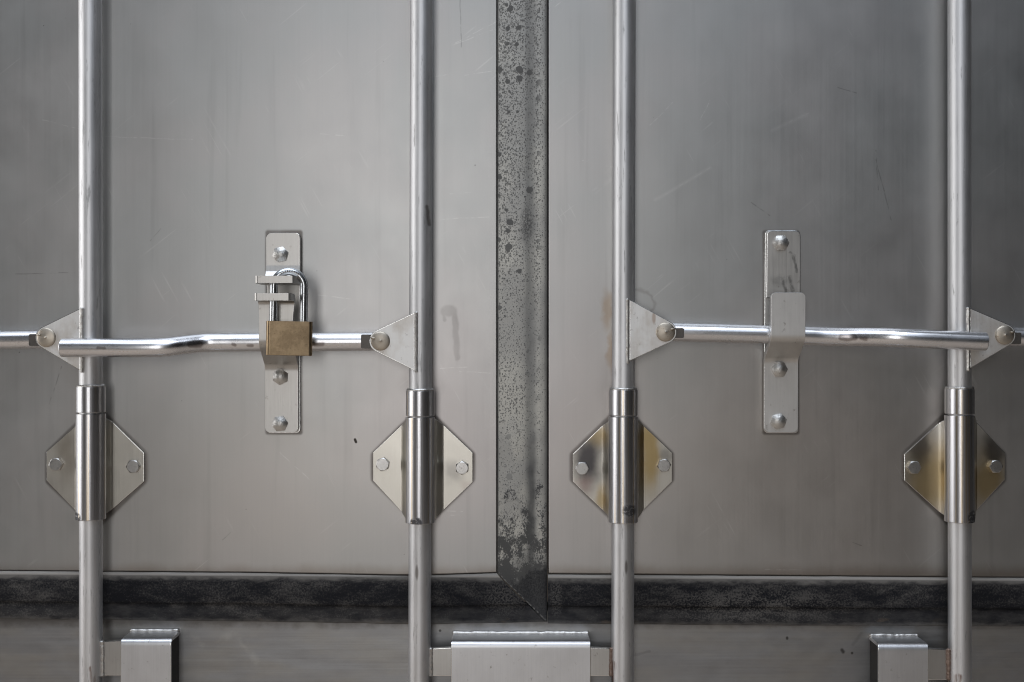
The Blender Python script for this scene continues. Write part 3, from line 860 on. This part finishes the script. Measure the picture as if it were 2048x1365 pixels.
# ------------------------------------------------------------------ bar guides (sleeve + bolted flanges)
guides = [
    dict(b=0, L=[(166, 840), (95, 903), (95, 960), (166, 1034)], Rr=[(212, 829), (290, 906), (290, 962), (212, 1030)], bolts=[(111, 929, .1), (266, 933, .02)],
         label='bar guide with pale bolted flanges on the leftmost locking bar'),
    dict(b=1, L=[(816, 838), (746, 905), (745, 960), (816, 1036)], Rr=[(873, 836), (946, 905), (946, 963), (873, 1033)], bolts=[(765, 929, .35), (924, 936, .52)],
         label='bar guide with pale bolted flanges left of the central seal'),
    dict(b=2, L=[(1218, 838), (1145, 908), (1144, 962), (1218, 1032)], Rr=[(1273, 838), (1344, 905), (1344, 962), (1273, 1032)], bolts=[(1164, 937, -.02), (1328, 931, .15)],
         label='bar guide with blue-black left flange and straw-tinted right flange'),
    dict(b=3, L=[(1891, 832), (1807, 908), (1807, 960), (1891, 1036)], Rr=[(1938, 830), (2008, 906), (2008, 958), (1938, 1034)], bolts=[(1829, 935, 0), (1992, 933, .04)],
         label='bar guide with brown-tinted flanges on the rightmost locking bar'),
]
for gi, gd in enumerate(guides):
    b = bars[gd['b']]; y0, y1 = b['sy'], b['se']; xc = bx(b, 935)
    o = thing('bar_guide', gd['label'], 'bar guide', W(xc, y1, DA), 'bar guides bolted to the container doors')
    p0, p1 = W(xc, y0 + 1.0, DA), W(xc, y1, DA); ax = p1 - p0; L = ax.length; r = .0172
    bm = bmesh.new()
    lathe(bm, p0, ax, [(RB_ + .0006, .004), (RB_ + .0006, 0), (r - .0007, 0), (r - .0001, .0003), (r, .0009), (r, L - .0009), (r - .0001, L - .0003), (r - .0007, L), (RB_ + .0006, L), (RB_ + .0006, L - .004)], 72)
    build('sleeve', bm, M['polish'], o)
    for side, pts in ((-1, gd['L']), (1, gd['Rr'])):
        bm = bmesh.new()
        xi, xo = pts[0][0], pts[1][0]
        th = .003
        # columns from outer edge to the bend by the sleeve
        fl = [0, .012, .2, .45, .65, .80, .83, .86, .89, .92, .95, .975, 1.0, 1.06]
        rows = []
        for f in fl:
            x = xo + (xi - xo) * f
            yt = pts[1][1] + (pts[0][1] - pts[1][1]) * min(f, 1); yb = pts[2][1] + (pts[3][1] - pts[2][1]) * min(f, 1)
            q = max(0, (f - .80) / .20); dd = .0035 + .016 * (q * q * (3 - 2 * q) if q < 1 else 1) * .9
            k = dd
            rows.append([bm.verts.new((wx(x, 0), -dd, wz(yt, 0))), bm.verts.new((wx(x, 0), -dd, wz(yb, 0))),
                         bm.verts.new((wx(x, 0), -dd + th, wz(yb, 0))), bm.verts.new((wx(x, 0), -dd + th, wz(yt, 0)))])
        for a, c in zip(rows, rows[1:]):
            for k in range(4): bm.faces.new((a[k], a[(k + 1) % 4], c[(k + 1) % 4], c[k]))
        bm.faces.new(rows[0][::-1]); bm.faces.new(rows[-1])
        bmesh.ops.recalc_face_normals(bm, faces=bm.faces[:])
        bevel_all(bm, .0009, 2, 50)
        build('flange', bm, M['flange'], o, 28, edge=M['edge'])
    for (px, py, rot) in gd['bolts']:
        hex_bolt(o, px, py, .0036, .0083, rot)

# ------------------------------------------------------------------ handles with pivot pins
def handle(label, pts, pin, slot_x, hole, hide=None, sgn=1):
    """pts: (px, py, d) centre line in photo pixels"""
    o = thing('locking_lever', label, 'lever', W(*pin, DA), 'tubular levers of the container doors')
    P = [W(*p) for p in pts]
    # Catmull-Rom through the points
    out = []
    for i in range(len(P) - 1):
        a, b_, c, d_ = P[max(i - 1, 0)], P[i], P[i + 1], P[min(i + 2, len(P) - 1)]
        m = max(2, int((c - b_).length / .004))
        for k in range(m):
            t = k / m
            out.append(.5 * ((2 * b_) + (c - a) * t + (2 * a - 5 * b_ + 4 * c - d_) * t * t + (3 * b_ - a - 3 * c + d_) * t ** 3))
    out.append(P[-1])
    r = .0108; rad = [r] * len(out); rad[-1] = r - .0009
    end = out[-1] + (out[-1] - out[-2]).normalized() * .0006
    out[-1:] = [out[-1] - (out[-1] - out[-2]).normalized() * .0009, out[-1]]; rad = [r] * (len(out) - 1) + [r - .0008]
    bm = bmesh.new(); rg = tube(bm, out, rad, 48, cap=False)
    # hollow end: thin wall, then a recessed plug
    t = (out[-1] - out[-2]).normalized(); last = rg[-1]; c0 = out[-1]
    inner = [bm.verts.new(c0 + (v.co - c0) * .80) for v in last]; deep = [bm.verts.new(v.co - t * .012) for v in inner]
    for k in range(48):
        q = (k + 1) % 48
        bm.faces.new((last[k], last[q], inner[q], inner[k])); bm.faces.new((inner[k], inner[q], deep[q], deep[k]))
    bm.faces.new(deep); bm.faces.new(rg[0][::-1])
    bar = build('bar', bm, M['handle'], o, 40)
    # eye block: flat tongue that enters the lug fork
    if slot_x is not None:
        bm = bmesh.new(); dsl = DA + .0102
        x0, x1, y0, y1 = slot_x
        plate(bm, round_poly([(wx(x0, dsl), wz(y0, dsl)), (wx(x1, dsl), wz(y0, dsl)), (wx(x1, dsl), wz(y1, dsl)), (wx(x0, dsl), wz(y1, dsl))], .0018), -(dsl - .006), -dsl - .0012, .0004)
        build('tongue', bm, M['dark'], bar)
    if False:
        hx, hy, hd = hole
        bm = bmesh.new(); ctr = W(hx, hy, hd)
        for kx in range(1):
            lathe(bm, ctr + Vector((0, .0008, 0)), (0, -1, 0), [(.0052, 0), (.0052, .0012), (.0044, .0018), (.0036, .0012), (0, .0010)], 24)
        for v in bm.verts: v.co.x = ctr.x + (v.co.x - ctr.x) * 1.5
        build('punched_dimple', bm, M['handle'], bar)
    px, py = pin
    bm = bmesh.new(); base = W(px, py, LUG_F); R0 = .0112
    lathe(bm, base + Vector((0, .0225, 0)), (0, -1, 0), [(.006, 0), (.006, .0222)], 24)
    lathe(bm, base, (0, -1, 0), [(R0, -.0002), (R0, .0008), (R0 * .95, .0016), (R0 * .84, .0021), (R0 * .64, .0026), (R0 * .40, .0030), (R0 * .16, .0033), (R0 * .10, .0038), (0, .0042)], 36)
    ny = 1 if sgn > 0 else -.15
    bead(bm, [base + Vector((sgn * R0 * .55, -.0042, .003)), base + Vector((sgn * R0 * .8, -.003, .0032)), base + Vector((sgn * R0 * 1.02, -.0008, .0036))], .0013, .002, 3)
    build('pivot_pin', bm, M['pin'], o, 40)
    return o
HD = DA
handle('bent tubular lever running left behind the brass padlock to the leftmost locking bar',
       [(768, 683, HD), (690, 683.5, HD), (600, 684, HD), (520, 684.5, HD), (450, 685, HD), (410, 685.5, HD + .002), (370, 689.5, HD + .014), (332, 694, HD + .025), (290, 695.3, HD + .028), (200, 695.3, HD + .028), (123, 695.5, HD + .028)],
       (761, 682), (722, 748, 669, 697), (409, 688, HD + .0118), sgn=-1)
handle('bent tubular lever held by the padlock-free catch, ending over the rightmost bar',
       [(1324, 664, HD), (1400, 665.5, HD), (1500, 668, HD), (1600, 671, HD), (1650, 673, HD), (1700, 674, HD + .004), (1740, 674, HD + .014), (1785, 675, HD + .024), (1830, 677, HD + .0275), (1900, 680, HD + .028), (1972, 683, HD + .028)],
       (1331, 664), (1338, 1368, 656, 676), (1678, 673, HD + .0125), sgn=1)
handle('lever stub leaving the leftmost locking bar towards the left picture edge',
       [(100, 677, HD), (60, 679, HD), (-60, 680, HD), (-220, 681, HD), (-300, 682, HD + .003), (-345, 684, HD + .014), (-390, 686, HD + .024), (-430, 687, HD + .028), (-600, 687, HD + .028)],
       (93, 675), (58, 84, 668, 692), None, sgn=-1)
handle('lever stub leaving the rightmost locking bar towards the right picture edge',
       [(2002, 672, HD), (2060, 674, HD), (2160, 675, HD), (2300, 676, HD), (2400, 677, HD + .003), (2445, 679, HD + .014), (2490, 681, HD + .024), (2530, 682, HD + .028), (2700, 682, HD + .028)],
       (2009, 670), (2022, 2042, 665, 688), None, sgn=1)

# ------------------------------------------------------------------ handle catches
def zz(py, d): return wz(py, d)
# left: two-piece hasp
o = thing('lever_catch', 'steel hasp catch with two forward tabs, locked by the brass padlock', 'catch', W(563, 866), 'lever catches on the container doors')
bm = bmesh.new()
plate(bm, round_poly([(wx(534), wz(466)), (wx(602), wz(466)), (wx(602), wz(866)), (wx(534), wz(866))], .0055), 0.0, -.0045, .0008)
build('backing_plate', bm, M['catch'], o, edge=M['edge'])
TH = .0082
bm = bmesh.new()
f0 = .0048 + TH
zt = zz(566, .075)
path = smooth_path([(zz(466, f0), f0), (zz(532, f0), f0), (zz(548, .014), .0150), (zt, .024), (zt, .0855)], [.02, .012, .005])
bent_strip(bm, [(z, d - TH) for z, d in path], lambda f: wx(566, f0) + .0024 * max(0, f - .45) / .55, lambda f: .0400 + .0065 * max(0, min(1, (f - .45) / .2)), TH, .0065, .0042, .0014)
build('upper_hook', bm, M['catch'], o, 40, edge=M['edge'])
bm = bmesh.new()
hf = HD + .0105 + .0012 + TH
zt2 = zz(601, .075)
path = smooth_path([(zt2, .0780), (zt2, hf), (zz(690, hf), hf), (zz(732, f0), f0), (zz(865, f0), f0)], [.005, .014, .012])
bent_strip(bm, [(z - (TH if False else 0), d) for z, d in path], lambda f: wx(563, f0) + .0016 * max(0, .25 - f) / .25, lambda f: .0394 + .0035 * max(0, min(1, (.22 - f) / .1)), -TH, .0042, .0065, .0014)
build('lower_hook', bm, M['catch'], o, 40, edge=M['edge'])
for (px, py, rot) in ((559, 508, .2), (559, 754, .45), (558, 848, .1)):
    dome_bolt(o, px, py, f0 + .0001, .0098, rot)
# right: single hook
o = thing('lever_catch', 'steel catch with a single upright hook over the lever, no padlock', 'catch', W(1562, 866), 'lever catches on the container doors')
bm = bmesh.new()
plate(bm, round_poly([(wx(1528.5), wz(461)), (wx(1596), wz(461)), (wx(1596), wz(866)), (wx(1526), wz(866))], .0055), 0.0, -.0045, .0008)
build('backing_plate', bm, M['catch'], o, edge=M['edge'])
bm = bmesh.new()
plate(bm, round_poly([(wx(1531), wz(462.5)), (wx(1598), wz(462.5)), (wx(1598), wz(596)), (wx(1530), wz(596))], [.0055, .0055, .001, .001]), -.0047, -.0047 - .0036, .0009)
build('upper_plate', bm, M['catch'], o, edge=M['edge'])
bm = bmesh.new()
path = smooth_path([(zz(585, hf), hf), (zz(680, hf), hf), (zz(719, f0), f0), (zz(865, f0), f0)], [.012, .010])
bent_strip(bm, path, lambda f: wx(1562, f0) + .001 * (1 - f), .0398, -TH, .0055, .0065, .0014)
build('hook', bm, M['hook'], o, 40, edge=M['edge'])
for (px, py, rot, dd) in ((1564, 485, 0.05, .0085), (1561, 739, .0, f0), (1559, 843, .25, f0)):
    dome_bolt(o, px, py, dd + .0001, .0100, rot)

# ------------------------------------------------------------------ padlock
DP = .0592
base = W(578, 711, DP)
pl = thing('padlock', 'aged brass padlock with steel shackle through the hasp tabs of the left catch', 'padlock', base)
pl.rotation_euler = (0, R(1.0), R(10))
bw, bh, bt = .0525, .0395, .0175
bm = bmesh.new()
ol = [(-bw / 2, -bt / 2), (bw / 2, -bt / 2), (bw / 2, bt / 2), (-bw / 2, bt / 2)]
ol = round_poly(ol, .0042, 6)
va = [bm.verts.new((x, y, 0)) for x, y in ol]; vb = [bm.verts.new((x, y, bh)) for x, y in ol]
bm.faces.new(va[::-1]); bm.faces.new(vb)
for i in range(len(va)): bm.faces.new((va[i], va[(i + 1) % len(va)], vb[(i + 1) % len(va)], vb[i]))
bmesh.ops.recalc_face_normals(bm, faces=bm.faces[:]); bevel_all(bm, .0007, 2, 45)
build('body', bm, M['brass'], pl, 35, local=True)
sr = .0046; hs = .0172; xl = -.0185
top = .0405 + bh - .0015
pts = [Vector((xl, 0, bh - .012)), Vector((xl, 0, bh + .01)), Vector((xl, 0, bh + .02)), Vector((xl, 0, bh + .034 + .006))]
cz = bh + .0402
cxm = xl + hs
pts += [Vector((cxm - math.cos(a) * hs, 0, cz + math.sin(a) * hs)) for a in (math.pi * k / 22 for k in range(1, 22))]
pts += [Vector((xl + 2 * hs, 0, cz)), Vector((xl + 2 * hs, 0, bh + .02)), Vector((xl + 2 * hs, 0, bh + .01)), Vector((xl + 2 * hs, 0, bh - .012))]
bm = bmesh.new(); tube(bm, pts, sr, 32)
sh = build('shackle', bm, M['shackle'], pl, 40, local=True)
# worn stamped panel on the bow
bm = bmesh.new()
for k in range(9):
    a = R(122 - k * 8.5); q = hs + .0004
    c = Vector((cxm + math.cos(a) * q, -sr * .985, cz + math.sin(a) * q))
    t_ = Vector((-math.sin(a), 0, math.cos(a))); u_ = Vector((math.cos(a), 0, math.sin(a)))
    h_ = .0011; w_ = .00045
    vs4 = [bm.verts.new(c + t_ * sx_ * w_ + u_ * sz_ * h_ + Vector((0, yy, 0))) for yy in (.0004, -.00015) for sx_, sz_ in ((-1, -1), (1, -1), (1, 1), (-1, 1))]
    for q4 in ((4, 5, 6, 7), (0, 1, 5, 4), (1, 2, 6, 5), (2, 3, 7, 6), (3, 0, 4, 7)): bm.faces.new([vs4[i] for i in q4])
build('stamped_mark', bm, M['dark'], sh, 40, local=True)

# ------------------------------------------------------------------ cam keepers on the sill
KD = .0375
def keeper(x0, x1, yt, label, end=0):
    o = thing('cam_keeper', label, 'cam keeper', W((x0 + x1) / 2, 1470, 0), 'cam keepers welded to the sill')
    th = .004; zt = wz(yt, KD)
    zb = wz(1470, KD)
    path = smooth_path([(zt, -.0015), (zt, KD), (zb, KD), (zb, -.0015)], [.008, .008], 10)
    bm = bmesh.new()
    bent_strip(bm, path, (wx(x0, KD) + wx(x1, KD)) / 2, wx(x1, KD) - wx(x0, KD), -th, 0, 0, .0007)
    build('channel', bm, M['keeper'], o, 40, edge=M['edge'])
    xa, xb = wx(x0, KD), wx(x1, KD)
    if end:                      # closing plate just inside the channel, coloured black for its shaded side
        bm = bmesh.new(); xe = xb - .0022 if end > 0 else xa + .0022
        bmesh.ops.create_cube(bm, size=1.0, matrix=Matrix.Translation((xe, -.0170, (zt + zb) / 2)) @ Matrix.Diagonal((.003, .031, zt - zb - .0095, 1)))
        build('end_shade_plate', bm, M['end_shade'], o)
    bm = bmesh.new()
    bead(bm, [Vector((xa + (xb - xa) * k / 40, .0000, zt + .0012)) for k in range(41)], .0024, .0052, int(x0))
    build('weld_bead', bm, M['weld'], o)
keeper(241, 342, 1278, 'narrow folded steel cam keeper on the sill, lower left', 1)
keeper(902, 1181, 1283, 'wide folded steel cam keeper on the sill between the two middle bars')
keeper(1757, 1857, 1288, 'narrow folded steel cam keeper on the sill, lower right', -1)
